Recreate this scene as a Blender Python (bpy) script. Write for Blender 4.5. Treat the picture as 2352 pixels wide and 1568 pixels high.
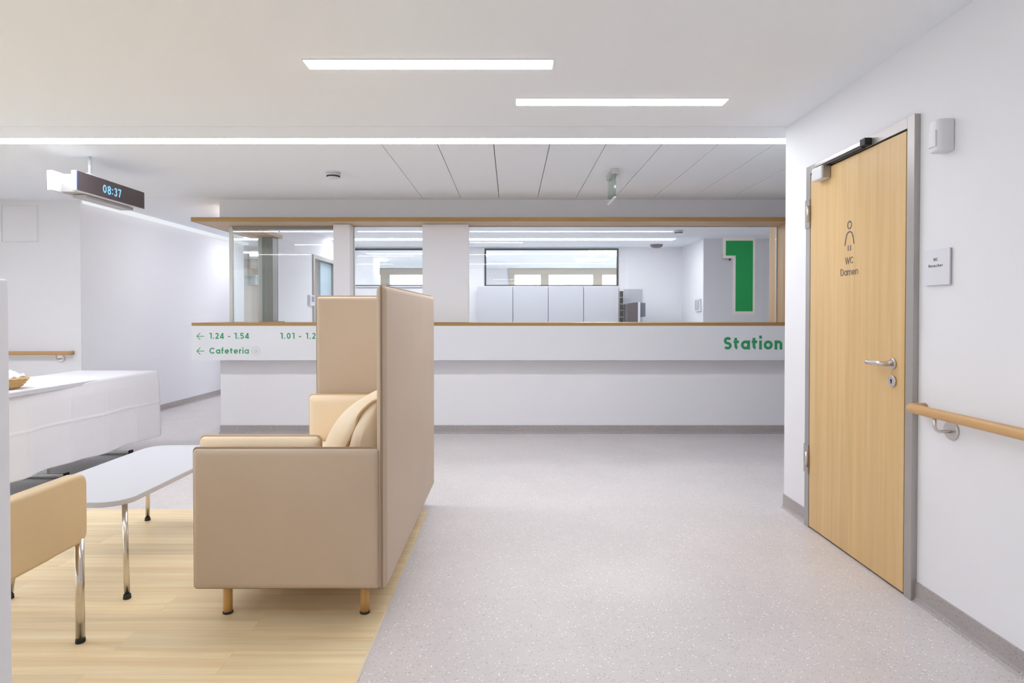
import bpy, bmesh, math, random
from math import sin, cos, pi, radians
from mathutils import Vector, Matrix, noise

# ------------------------------------------------------------------ scene, camera, world, exposure
for o in list(bpy.data.objects):
    bpy.data.objects.remove(o)
sc = bpy.context.scene
COL = sc.collection
random.seed(4)

cam = bpy.data.cameras.new('camera')
cam_o = bpy.data.objects.new('camera', cam)
COL.objects.link(cam_o)
cam.sensor_fit = 'HORIZONTAL'
cam.sensor_width = 36.0
cam.lens = 36.0 * 1400 / 2352
cam.shift_x = 2 / 2352
cam.shift_y = -44 / 2352
cam.clip_start = 0.05
cam.clip_end = 200
cam_o.location = (0, 0, 1.25)
cam_o.rotation_euler = (pi / 2 - 0.013, 0, 0)
sc.camera = cam_o

world = bpy.data.worlds.new('world')
sc.world = world
world.use_nodes = True
bg = world.node_tree.nodes['Background']
bg.inputs[0].default_value = (0.80, 0.91, 1.0, 1)
bg.inputs[1].default_value = 2.6          # bright overcast daylight behind the windows

vs = sc.view_settings
vs.view_transform = 'Standard'
vs.look = 'None'
vs.gamma = 1.0
vs.use_curve_mapping = False
vs.exposure = 0.35
sc.cycles.diffuse_bounces = 5
sc.cycles.max_bounces = 10
sc.cycles.transparent_max_bounces = 16

LAMP = 16.5        # radiance of the recessed ceiling lamps
CHANNEL = 17.0      # radiance of the continuous light channel

# ------------------------------------------------------------------ materials
def lin(c):
    return tuple((v / 12.92 if v <= 0.04045 else ((v + 0.055) / 1.055) ** 2.4) for v in c)

def rgb(r, g, b):
    return lin((r / 255, g / 255, b / 255)) + (1,)

def mat(name, col, rough=0.5, metal=0.0, spec=0.5, bump=0.0, bscale=200, var=0.0, vscale=3.0, emit=0.0, ecol=None, coat=0.0):
    m = bpy.data.materials.new(name)
    m.use_nodes = True
    nt = m.node_tree
    p = nt.nodes['Principled BSDF']
    p.inputs['Base Color'].default_value = col
    p.inputs['Roughness'].default_value = rough
    p.inputs['Metallic'].default_value = metal
    p.inputs['Specular IOR Level'].default_value = spec
    p.inputs['Coat Weight'].default_value = coat
    tc = nt.nodes.new('ShaderNodeTexCoord')
    if var > 0:
        n = nt.nodes.new('ShaderNodeTexNoise')
        n.inputs['Scale'].default_value = vscale
        n.inputs['Detail'].default_value = 4
        nt.links.new(tc.outputs['Object'], n.inputs['Vector'])
        r = nt.nodes.new('ShaderNodeValToRGB')
        r.color_ramp.elements[0].position = 0.3
        r.color_ramp.elements[1].position = 0.7
        r.color_ramp.elements[0].color = tuple(v * (1 - var) for v in col[:3]) + (1,)
        r.color_ramp.elements[1].color = tuple(min(1, v * (1 + var)) for v in col[:3]) + (1,)
        nt.links.new(n.outputs['Fac'], r.inputs['Fac'])
        nt.links.new(r.outputs['Color'], p.inputs['Base Color'])
    if bump > 0:
        n2 = nt.nodes.new('ShaderNodeTexNoise')
        n2.inputs['Scale'].default_value = bscale
        n2.inputs['Detail'].default_value = 3
        nt.links.new(tc.outputs['Object'], n2.inputs['Vector'])
        b = nt.nodes.new('ShaderNodeBump')
        b.inputs['Strength'].default_value = bump
        b.inputs['Distance'].default_value = 0.002
        nt.links.new(n2.outputs['Fac'], b.inputs['Height'])
        nt.links.new(b.outputs['Normal'], p.inputs['Normal'])
    if emit > 0:
        p.inputs['Emission Color'].default_value = ecol or col
        p.inputs['Emission Strength'].default_value = emit
    return m

def lino_mat(name, base, speck=1.0):
    m = mat(name, base, rough=0.34, spec=0.45)
    nt = m.node_tree
    p = nt.nodes['Principled BSDF']
    tc = nt.nodes.new('ShaderNodeTexCoord')
    nz = nt.nodes.new('ShaderNodeTexNoise')
    nz.inputs['Scale'].default_value = 2.2
    nz.inputs['Detail'].default_value = 8
    nz.inputs['Roughness'].default_value = 0.7
    nt.links.new(tc.outputs['Object'], nz.inputs['Vector'])
    r0 = nt.nodes.new('ShaderNodeValToRGB')
    r0.color_ramp.elements[0].position = 0.3
    r0.color_ramp.elements[1].position = 0.7
    r0.color_ramp.elements[0].color = tuple(v * 0.94 for v in base[:3]) + (1,)
    r0.color_ramp.elements[1].color = tuple(v * 1.06 for v in base[:3]) + (1,)
    nt.links.new(nz.outputs['Fac'], r0.inputs['Fac'])
    cur = r0.outputs['Color']
    def specks(cur, scale, dist, thr, col, seed):
        mp = nt.nodes.new('ShaderNodeMapping')
        mp.inputs['Location'].default_value = (seed * 3.7, seed * 1.3, seed * 2.1)
        nt.links.new(tc.outputs['Object'], mp.inputs['Vector'])
        v = nt.nodes.new('ShaderNodeTexVoronoi')
        v.inputs['Scale'].default_value = scale
        nt.links.new(mp.outputs['Vector'], v.inputs['Vector'])
        a = nt.nodes.new('ShaderNodeMath'); a.operation = 'LESS_THAN'; a.inputs[1].default_value = dist
        nt.links.new(v.outputs['Distance'], a.inputs[0])
        sp = nt.nodes.new('ShaderNodeSeparateColor')
        nt.links.new(v.outputs['Color'], sp.inputs[0])
        g = nt.nodes.new('ShaderNodeMath'); g.operation = 'GREATER_THAN'; g.inputs[1].default_value = thr
        nt.links.new(sp.outputs[0], g.inputs[0])
        mm = nt.nodes.new('ShaderNodeMath'); mm.operation = 'MULTIPLY'
        nt.links.new(a.outputs[0], mm.inputs[0]); nt.links.new(g.outputs[0], mm.inputs[1])
        mx = nt.nodes.new('ShaderNodeMix'); mx.data_type = 'RGBA'
        nt.links.new(mm.outputs[0], mx.inputs[0])
        nt.links.new(cur, mx.inputs[6])
        mx.inputs[7].default_value = col
        return mx.outputs[2]
    cur = specks(cur, 160, 0.38, 0.86, tuple(v * 0.62 for v in base[:3]) + (1,), 1)
    cur = specks(cur, 120, 0.34, 0.93, tuple(min(1, v * 1.7) for v in base[:3]) + (1,), 2)
    cur = specks(cur, 70, 0.17, 0.93, (0.85, 0.84, 0.82, 1), 3)
    nt.links.new(cur, p.inputs['Base Color'])
    return m

def wood_mat(name, c0, c1, axis, rough=0.4, planks=None, gscale=1.0, spec=0.4):
    """Wood with grain running along one axis; planks = (length, width) lays boards along X."""
    m = mat(name, c0, rough=rough, spec=spec)
    nt = m.node_tree
    p = nt.nodes['Principled BSDF']
    tc = nt.nodes.new('ShaderNodeTexCoord')
    mp = nt.nodes.new('ShaderNodeMapping')
    s = [26 * gscale, 26 * gscale, 26 * gscale]
    s['XYZ'.index(axis)] = 0.9 * gscale
    mp.inputs['Scale'].default_value = s
    nt.links.new(tc.outputs['Object'], mp.inputs['Vector'])
    vec = mp.outputs['Vector']
    br = None
    if planks:
        br = nt.nodes.new('ShaderNodeTexBrick')
        br.inputs['Scale'].default_value = 1.0
        br.inputs['Brick Width'].default_value = planks[0]
        br.inputs['Row Height'].default_value = planks[1]
        br.inputs['Mortar Size'].default_value = 0.0007
        br.inputs['Mortar Smooth'].default_value = 0.2
        br.inputs['Color1'].default_value = (0, 0, 0, 1)
        br.inputs['Color2'].default_value = (1, 1, 1, 1)
        br.inputs['Mortar'].default_value = (0.5, 0.5, 0.5, 1)
        br.offset = 0.37
        nt.links.new(tc.outputs['Object'], br.inputs['Vector'])
        ad = nt.nodes.new('ShaderNodeVectorMath'); ad.operation = 'MULTIPLY_ADD'
        nt.links.new(br.outputs['Color'], ad.inputs[0])
        ad.inputs[1].default_value = (7.3, 3.1, 5.7)
        nt.links.new(vec, ad.inputs[2])
        vec = ad.outputs[0]
    n = nt.nodes.new('ShaderNodeTexNoise')
    n.inputs['Scale'].default_value = 1.0
    n.inputs['Detail'].default_value = 7
    n.inputs['Roughness'].default_value = 0.62
    n.inputs['Distortion'].default_value = 0.5
    nt.links.new(vec, n.inputs['Vector'])
    r = nt.nodes.new('ShaderNodeValToRGB')
    r.color_ramp.elements[0].position = 0.28
    r.color_ramp.elements[1].position = 0.72
    r.color_ramp.elements[0].color = c1
    r.color_ramp.elements[1].color = c0
    nt.links.new(n.outputs['Fac'], r.inputs['Fac'])
    cur = r.outputs['Color']
    # broad bands
    mp2 = nt.nodes.new('ShaderNodeMapping')
    s2 = [6 * gscale] * 3
    s2['XYZ'.index(axis)] = 0.25 * gscale
    mp2.inputs['Scale'].default_value = s2
    nt.links.new(tc.outputs['Object'], mp2.inputs['Vector'])
    n2 = nt.nodes.new('ShaderNodeTexNoise')
    n2.inputs['Scale'].default_value = 1.0
    n2.inputs['Detail'].default_value = 2
    nt.links.new(mp2.outputs['Vector'], n2.inputs['Vector'])
    mr = nt.nodes.new('ShaderNodeMapRange')
    mr.inputs[1].default_value = 0.3; mr.inputs[2].default_value = 0.7
    mr.inputs[3].default_value = 0.92; mr.inputs[4].default_value = 1.06
    nt.links.new(n2.outputs['Fac'], mr.inputs[0])
    vm = nt.nodes.new('ShaderNodeVectorMath'); vm.operation = 'SCALE'
    nt.links.new(cur, vm.inputs[0]); nt.links.new(mr.outputs[0], vm.inputs['Scale'])
    cur = vm.outputs[0]
    if br:
        mr2 = nt.nodes.new('ShaderNodeMapRange')
        mr2.inputs[3].default_value = 0.9; mr2.inputs[4].default_value = 1.08
        nt.links.new(br.outputs['Color'], mr2.inputs[0])
        vm2 = nt.nodes.new('ShaderNodeVectorMath'); vm2.operation = 'SCALE'
        nt.links.new(cur, vm2.inputs[0]); nt.links.new(mr2.outputs[0], vm2.inputs['Scale'])
        mx = nt.nodes.new('ShaderNodeMix'); mx.data_type = 'RGBA'
        nt.links.new(br.outputs['Fac'], mx.inputs[0])
        nt.links.new(vm2.outputs[0], mx.inputs[6])
        mx.inputs[7].default_value = tuple(v * 0.88 for v in c1[:3]) + (1,)
        cur = mx.outputs[2]
    nt.links.new(cur, p.inputs['Base Color'])
    return m

def glass_mat(name, tint=(0.97, 0.985, 0.98, 1), ior=1.45):
    m = bpy.data.materials.new(name)
    m.use_nodes = True
    nt = m.node_tree
    for n in list(nt.nodes):
        nt.nodes.remove(n)
    out = nt.nodes.new('ShaderNodeOutputMaterial')
    t = nt.nodes.new('ShaderNodeBsdfTransparent'); t.inputs[0].default_value = tint
    g = nt.nodes.new('ShaderNodeBsdfGlossy'); g.inputs['Roughness'].default_value = 0.0
    fr = nt.nodes.new('ShaderNodeFresnel')
    ge = nt.nodes.new('ShaderNodeNewGeometry')
    mr = nt.nodes.new('ShaderNodeMapRange')
    mr.inputs[3].default_value = ior; mr.inputs[4].default_value = 1 / ior   # same reflectance on both faces of the pane
    nt.links.new(ge.outputs['Backfacing'], mr.inputs[0]); nt.links.new(mr.outputs[0], fr.inputs[0])
    mx = nt.nodes.new('ShaderNodeMixShader')
    nt.links.new(fr.outputs[0], mx.inputs[0])
    nt.links.new(t.outputs[0], mx.inputs[1]); nt.links.new(g.outputs[0], mx.inputs[2])
    nt.links.new(mx.outputs[0], out.inputs[0])
    return m

def lamp_mat(name, strength, col=(0.93, 0.96, 1.0, 1)):
    m = bpy.data.materials.new(name)
    m.use_nodes = True
    nt = m.node_tree
    for n in list(nt.nodes):
        nt.nodes.remove(n)
    out = nt.nodes.new('ShaderNodeOutputMaterial')
    e = nt.nodes.new('ShaderNodeEmission')
    e.inputs[0].default_value = col; e.inputs[1].default_value = strength
    nt.links.new(e.outputs[0], out.inputs[0])
    return m

M = {}
M['wall'] = mat('white_wall_paint', rgb(236, 235, 239), rough=0.75, spec=0.2, bump=0.08, bscale=350)
M['ceiling'] = mat('ceiling_paint', rgb(246, 250, 255), rough=0.85, spec=0.1, bump=0.05, bscale=300)
M['lino'] = lino_mat('speckled_linoleum', rgb(213, 206, 206))
M['base'] = lino_mat('skirting_linoleum', rgb(170, 162, 161))
M['oakfloor'] = wood_mat('oak_plank_floor', rgb(252, 236, 200), rgb(230, 200, 152), 'X', rough=0.34, planks=(1.22, 0.15), spec=0.4)
M['doorwood'] = wood_mat('oak_door_veneer', rgb(226, 193, 142), rgb(212, 174, 118), 'Z', rough=0.42)
M['edgewood'] = wood_mat('oak_edge', rgb(178, 142, 88), rgb(158, 122, 70), 'X', rough=0.45)
M['revealwood'] = wood_mat('oak_reveal', rgb(196, 164, 128), rgb(180, 146, 108), 'Z', rough=0.45)
M['underwood'] = wood_mat('canopy_underside', rgb(214, 190, 164), rgb(196, 168, 138), 'X', rough=0.5)
M['railwood'] = wood_mat('beech_handrail', rgb(214, 172, 118), rgb(196, 150, 96), 'Y', rough=0.38)
M['railwoodx'] = wood_mat('beech_handrail_across', rgb(206, 164, 116), rgb(190, 146, 98), 'X', rough=0.38)
M['legwood'] = wood_mat('beech_leg', rgb(222, 178, 116), rgb(204, 156, 94), 'Z', rough=0.4)
M['leather'] = mat('taupe_leather', rgb(199, 179, 158), rough=0.5, spec=0.35, bump=0.12, bscale=260, var=0.03, vscale=2.5)
M['pipe'] = mat('taupe_piping', rgb(158, 134, 112), rough=0.5, spec=0.3)
M['tan'] = mat('light_tan_leather', rgb(240, 219, 190), rough=0.5, spec=0.35, bump=0.1, bscale=240, var=0.03, vscale=4)
M['tanpipe'] = mat('light_tan_piping', rgb(212, 178, 136), rough=0.5, spec=0.3)
M['chairtan'] = mat('camel_leather', rgb(224, 198, 156), rough=0.45, spec=0.4, bump=0.1, bscale=260, var=0.03, vscale=3)
M['steel'] = mat('brushed_steel', rgb(214, 208, 204), rough=0.3, metal=1.0, bump=0.04, bscale=500)
M['chrome'] = mat('chrome_tube', rgb(214, 208, 202), rough=0.2, metal=1.0)
M['frame'] = mat('grey_painted_frame', rgb(176, 171, 168), rough=0.38, metal=0.55, spec=0.5)
M['dark'] = mat('dark_gap', rgb(46, 42, 42), rough=0.6)
M['black'] = mat('black_rubber', rgb(28, 27, 28), rough=0.55)
M['white'] = mat('white_plastic', rgb(224, 223, 228), rough=0.4, spec=0.5)
M['lam'] = mat('white_laminate', rgb(206, 206, 214), rough=0.45, spec=0.5)
M['panel'] = mat('white_counter_panel', rgb(226, 226, 231), rough=0.45, spec=0.4)
M['cloth'] = mat('white_tablecloth', rgb(232, 231, 237), rough=0.85, spec=0.15, bump=0.15, bscale=420)
M['cab'] = mat('white_cabinet', rgb(190, 190, 198), rough=0.4, spec=0.4)
M['glass'] = glass_mat('clear_glass')
M['greenglass'] = glass_mat('green_edge_glass', (0.80, 0.90, 0.86, 1))
M['frost'] = mat('blue_grey_glass_leaf', rgb(176, 196, 208), rough=0.2, spec=0.6)
M['lamp'] = lamp_mat('lamp_diffuser', LAMP)
M['channel'] = lamp_mat('channel_diffuser', CHANNEL)
M['wallwash'] = lamp_mat('corridor_strip', 0.72)
M['green'] = mat('green_vinyl', rgb(34, 166, 92), rough=0.45)
M['greentext'] = mat('green_lettering', rgb(50, 152, 98), rough=0.5)
M['whitevinyl'] = mat('white_vinyl', rgb(245, 243, 245), rough=0.5)
M['greytext'] = mat('grey_lettering', rgb(112, 100, 104), rough=0.5)
M['paletext'] = mat('pale_grey_lettering', rgb(186, 186, 188), rough=0.5)
M['screen'] = mat('dark_display', rgb(82, 72, 74), rough=0.12, spec=0.6)
M['bright'] = lamp_mat('corridor_lamp_diffuser', 28.0)
M['digits'] = lamp_mat('blue_digits', 1.0, rgb(140, 205, 255))
M['bluedge'] = mat('blue_edge', rgb(44, 84, 160), rough=0.4)
M['anthracite'] = mat('anthracite_frame', rgb(58, 58, 62), rough=0.45)
M['tanframe'] = mat('beige_window_frame', rgb(200, 188, 172), rough=0.5)
M['tanwall'] = mat('beige_wall', rgb(206, 192, 176), rough=0.7, spec=0.2)
M['alu'] = mat('aluminium_post', rgb(200, 200, 196), rough=0.4, metal=0.3)
M['darkalu'] = mat('grey_post', rgb(150, 150, 146), rough=0.45, metal=0.2)
M['wicker'] = mat('wicker', rgb(214, 178, 122), rough=0.6, bump=0.6, bscale=160, var=0.12, vscale=90)
M['napkin'] = mat('white_napkin', rgb(232, 226, 236), rough=0.85, spec=0.1)
M['machine'] = mat('dark_machine', rgb(96, 88, 90), rough=0.4)
M['machscreen'] = mat('grey_machine_screen', rgb(112, 118, 130), rough=0.25)
M['greybox'] = mat('grey_plastic', rgb(186, 184, 184), rough=0.5)

# ------------------------------------------------------------------ geometry helpers
class MB:
    def __init__(self):
        self.v = []; self.f = []; self.sm = []
    def add(self, vs, fs, smooth=False):
        b = len(self.v)
        self.v += [tuple(p) for p in vs]
        self.f += [tuple(i + b for i in q) for q in fs]
        self.sm += [smooth] * len(fs)
        return self
    def box(self, x0, x1, y0, y1, z0, z1):
        x0, x1 = min(x0, x1), max(x0, x1); y0, y1 = min(y0, y1), max(y0, y1); z0, z1 = min(z0, z1), max(z0, z1)
        vs = [(x0,y0,z0),(x1,y0,z0),(x1,y1,z0),(x0,y1,z0),(x0,y0,z1),(x1,y0,z1),(x1,y1,z1),(x0,y1,z1)]
        return self.add(vs, [(0,3,2,1),(4,5,6,7),(0,1,5,4),(1,2,6,5),(2,3,7,6),(3,0,4,7)])
    def tube(self, pts, r, n=16, closed=False, caps=True):
        pts = [Vector(p) for p in pts]
        rs = r if isinstance(r, (list, tuple)) else [r] * len(pts)
        N = len(pts)
        T = []
        for i in range(N):
            if closed:
                t = pts[(i + 1) % N] - pts[i - 1]
            else:
                t = pts[min(i + 1, N - 1)] - pts[max(i - 1, 0)]
            T.append(t.normalized())
        a = Vector((0, 0, 1)) if abs(T[0].z) < 0.9 else Vector((1, 0, 0))
        u = (a - T[0] * a.dot(T[0])).normalized()
        vs = []
        for i in range(N):
            u = (u - T[i] * u.dot(T[i]))
            u = u.normalized() if u.length > 1e-6 else T[i].orthogonal().normalized()
            w = T[i].cross(u)
            for k in range(n):
                an = 2 * pi * k / n
                vs.append(pts[i] + (u * cos(an) + w * sin(an)) * rs[i])
        fs = []
        M_ = N if closed else N - 1
        for i in range(M_):
            j = (i + 1) % N
            for k in range(n):
                l = (k + 1) % n
                fs.append((i*n+k, i*n+l, j*n+l, j*n+k))
        self.add(vs, fs, True)
        if caps and not closed:
            b = len(self.v) - len(vs)
            self.f.append(tuple(b + k for k in reversed(range(n)))); self.sm.append(False)
            self.f.append(tuple(b + (N-1)*n + k for k in range(n))); self.sm.append(False)
        return self
    def cyl(self, p0, p1, r, n=24):
        return self.tube([p0, p1], r, n)
    def lathe(self, c, prof, axis='Z', n=32):
        """prof = [(radius, height)] about an axis through c."""
        vs = []
        for r, h in prof:
            for k in range(n):
                a = 2 * pi * k / n
                d = {'Z': (r*cos(a), r*sin(a), h), 'X': (h, r*cos(a), r*sin(a)), 'Y': (r*sin(a), h, r*cos(a))}[axis]
                vs.append((c[0]+d[0], c[1]+d[1], c[2]+d[2]))
        fs = []
        for i in range(len(prof) - 1):
            for k in range(n):
                l = (k+1) % n
                fs.append((i*n+k, i*n+l, (i+1)*n+l, (i+1)*n+k))
        self.add(vs, fs, True)
        b = len(self.v) - len(vs)
        if prof[0][0] > 1e-5:
            self.f.append(tuple(b + k for k in reversed(range(n)))); self.sm.append(False)
        if prof[-1][0] > 1e-5:
            self.f.append(tuple(b + (len(prof)-1)*n + k for k in range(n))); self.sm.append(False)
        return self
    def prism(self, poly, O, U, V, N, t):
        """poly in (u, v) pushed t along N."""
        O, U, V, N = Vector(O), Vector(U), Vector(V), Vector(N)
        n = len(poly)
        vs = [O + U*p[0] + V*p[1] for p in poly] + [O + U*p[0] + V*p[1] + N*t for p in poly]
        fs = [tuple(reversed(range(n))), tuple(range(n, 2*n))] + [(i, (i+1) % n, n+(i+1) % n, n+i) for i in range(n)]
        return self.add(vs, fs)

ORG = {}

def props(o, label=None, cat=None, group=None, kind=None):
    if label: o['label'] = label
    if cat: o['category'] = cat
    if group: o['group'] = group
    if kind: o['kind'] = kind
    return o

def obj(name, mb, m, parent=None, bevel=0.0, seg=2, smooth=None, label=None):
    me = bpy.data.meshes.new(name)
    if parent is not None:
        org = ORG[parent.name]
    else:
        xs = [v[0] for v in mb.v]; ys = [v[1] for v in mb.v]; zs = [v[2] for v in mb.v]
        org = Vector(((min(xs)+max(xs))/2, (min(ys)+max(ys))/2, min(zs)))
    me.from_pydata([(v[0]-org.x, v[1]-org.y, v[2]-org.z) for v in mb.v], [], mb.f)
    me.validate()
    bm = bmesh.new(); bm.from_mesh(me)
    bmesh.ops.recalc_face_normals(bm, faces=bm.faces)
    bm.to_mesh(me); bm.free()
    me.materials.append(M[m] if isinstance(m, str) else m)
    sm = mb.sm if smooth is None else [smooth] * len(me.polygons)
    if len(sm) == len(me.polygons):
        me.polygons.foreach_set('use_smooth', sm)
    o = bpy.data.objects.new(name, me)
    COL.objects.link(o)
    if parent is not None:
        o.parent = parent
    else:
        o.location = org
    ORG[o.name] = org.copy()
    if bevel > 0:
        b = o.modifiers.new('bevel', 'BEVEL')
        b.width = bevel; b.segments = seg; b.limit_method = 'ANGLE'; b.angle_limit = radians(40)
        me.polygons.foreach_set('use_smooth', [True] * len(me.polygons))
        w = o.modifiers.new('wn', 'WEIGHTED_NORMAL'); w.keep_sharp = False
    if label: o['label'] = label
    return o

def thing(name, loc, label, cat, group=None, kind=None):
    o = bpy.data.objects.new(name, None)
    COL.objects.link(o)
    o.location = loc
    o.empty_display_size = 0.1
    ORG[o.name] = Vector(loc)
    return props(o, label, cat, group, kind)

def copy_tree(o, parent=None):
    c = o.copy(); COL.objects.link(c)
    if parent is not None: c.parent = parent
    ORG[c.name] = ORG[o.name].copy()
    for ch in list(o.children):
        copy_tree(ch, c)
    return c

def rounded_rect(w, h, r, n=6):
    """Counter-clockwise rounded rectangle centred on 0."""
    pts = []
    for cx, cy, a0 in ((w/2-r, h/2-r, 0), (-w/2+r, h/2-r, 90), (-w/2+r, -h/2+r, 180), (w/2-r, -h/2+r, 270)):
        for k in range(n + 1):
            a = radians(a0 + 90 * k / n)
            pts.append((cx + r*cos(a), cy + r*sin(a)))
    return pts

def upholstered(O, U, V, N, w, h, t, r=0.02, bulge=0.006, nu=14, nv=14, edge=0.012, wob=0.0, seed=0, soft=False):
    """A padded slab: rounded-rectangle outline w x h, thickness t, both large faces puffed."""
    O, U, V, N = Vector(O), Vector(U).normalized(), Vector(V).normalized(), Vector(N).normalized()
    mb = MB()
    ring = rounded_rect(w, h, r, 5)
    rings = []
    levels = [(1.0, 0.0), (0.985, 0.55), (0.955, 0.85), (0.90, 1.0)]
    n = len(ring)
    def pt(u, v, side, lift):
        bx = max(0, 1 - (2*u/w)**2) * max(0, 1 - (2*v/h)**2)
        wz = wob * noise.noise(Vector((u*6 + seed, v*6, side*3.1)))
        d = t/2 - edge + edge * lift + bulge * bx ** 0.6 + wz * bx
        return O + U*u + V*v + N*(d*side)
    vs = []; fs = []
    mind = min(w, h)
    for side in (1, -1):
        base = len(vs)
        insets = [(0.0, 0.0), (edge*0.05, 0.3), (edge*0.13, 0.5), (edge*0.29, 0.71), (edge*0.5, 0.87), (edge*0.74, 0.97), (edge, 1.0), (edge*1.3, 1.0), (mind*0.22, 1.0), (mind*0.34, 1.0)] if soft else [(0.0, 0.0), (edge*0.25, 0.6), (edge*0.8, 0.92), (edge*1.6, 1.0), (mind*0.12, 1.0), (mind*0.22, 1.0), (mind*0.34, 1.0)]
        for ins, lift in insets:
            su = (w - 2*ins)/w; sv = (h - 2*ins)/h
            for p in ring:
                vs.append(pt(p[0]*su, p[1]*sv, side, lift))
        vs.append(pt(0, 0, side, 1.0))
        for k in range(len(insets)-1):
            for i in range(n):
                j = (i+1) % n
                q = (base+k*n+i, base+k*n+j, base+(k+1)*n+j, base+(k+1)*n+i)
                fs.append(q if side == 1 else tuple(reversed(q)))
        k = len(insets)-1; c = base + len(insets)*n
        for i in range(n):
            j = (i+1) % n
            q = (base+k*n+i, base+k*n+j, c)
            fs.append(q if side == 1 else tuple(reversed(q)))
    half = len(vs)//2
    for i in range(n):
        j = (i+1) % n
        fs.append((i, half+i, half+j, j))
    mb.add(vs, fs, True)
    return mb

def piping(O, U, V, N, w, h, d, r=0.02, rad=0.005):
    O, U, V, N = Vector(O), Vector(U).normalized(), Vector(V).normalized(), Vector(N).normalized()
    ring = rounded_rect(w, h, r, 5)
    return [O + U*p[0] + V*p[1] + N*d for p in ring]

# ------------------------------------------------------------------ lettering (stroke alphabet, geometric sans)
def arc(cx, cy, rx, ry, a0, a1, n=18):
    return [(cx + rx*cos(radians(a0+(a1-a0)*k/n)), cy + ry*sin(radians(a0+(a1-a0)*k/n))) for k in range(n+1)]

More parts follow.
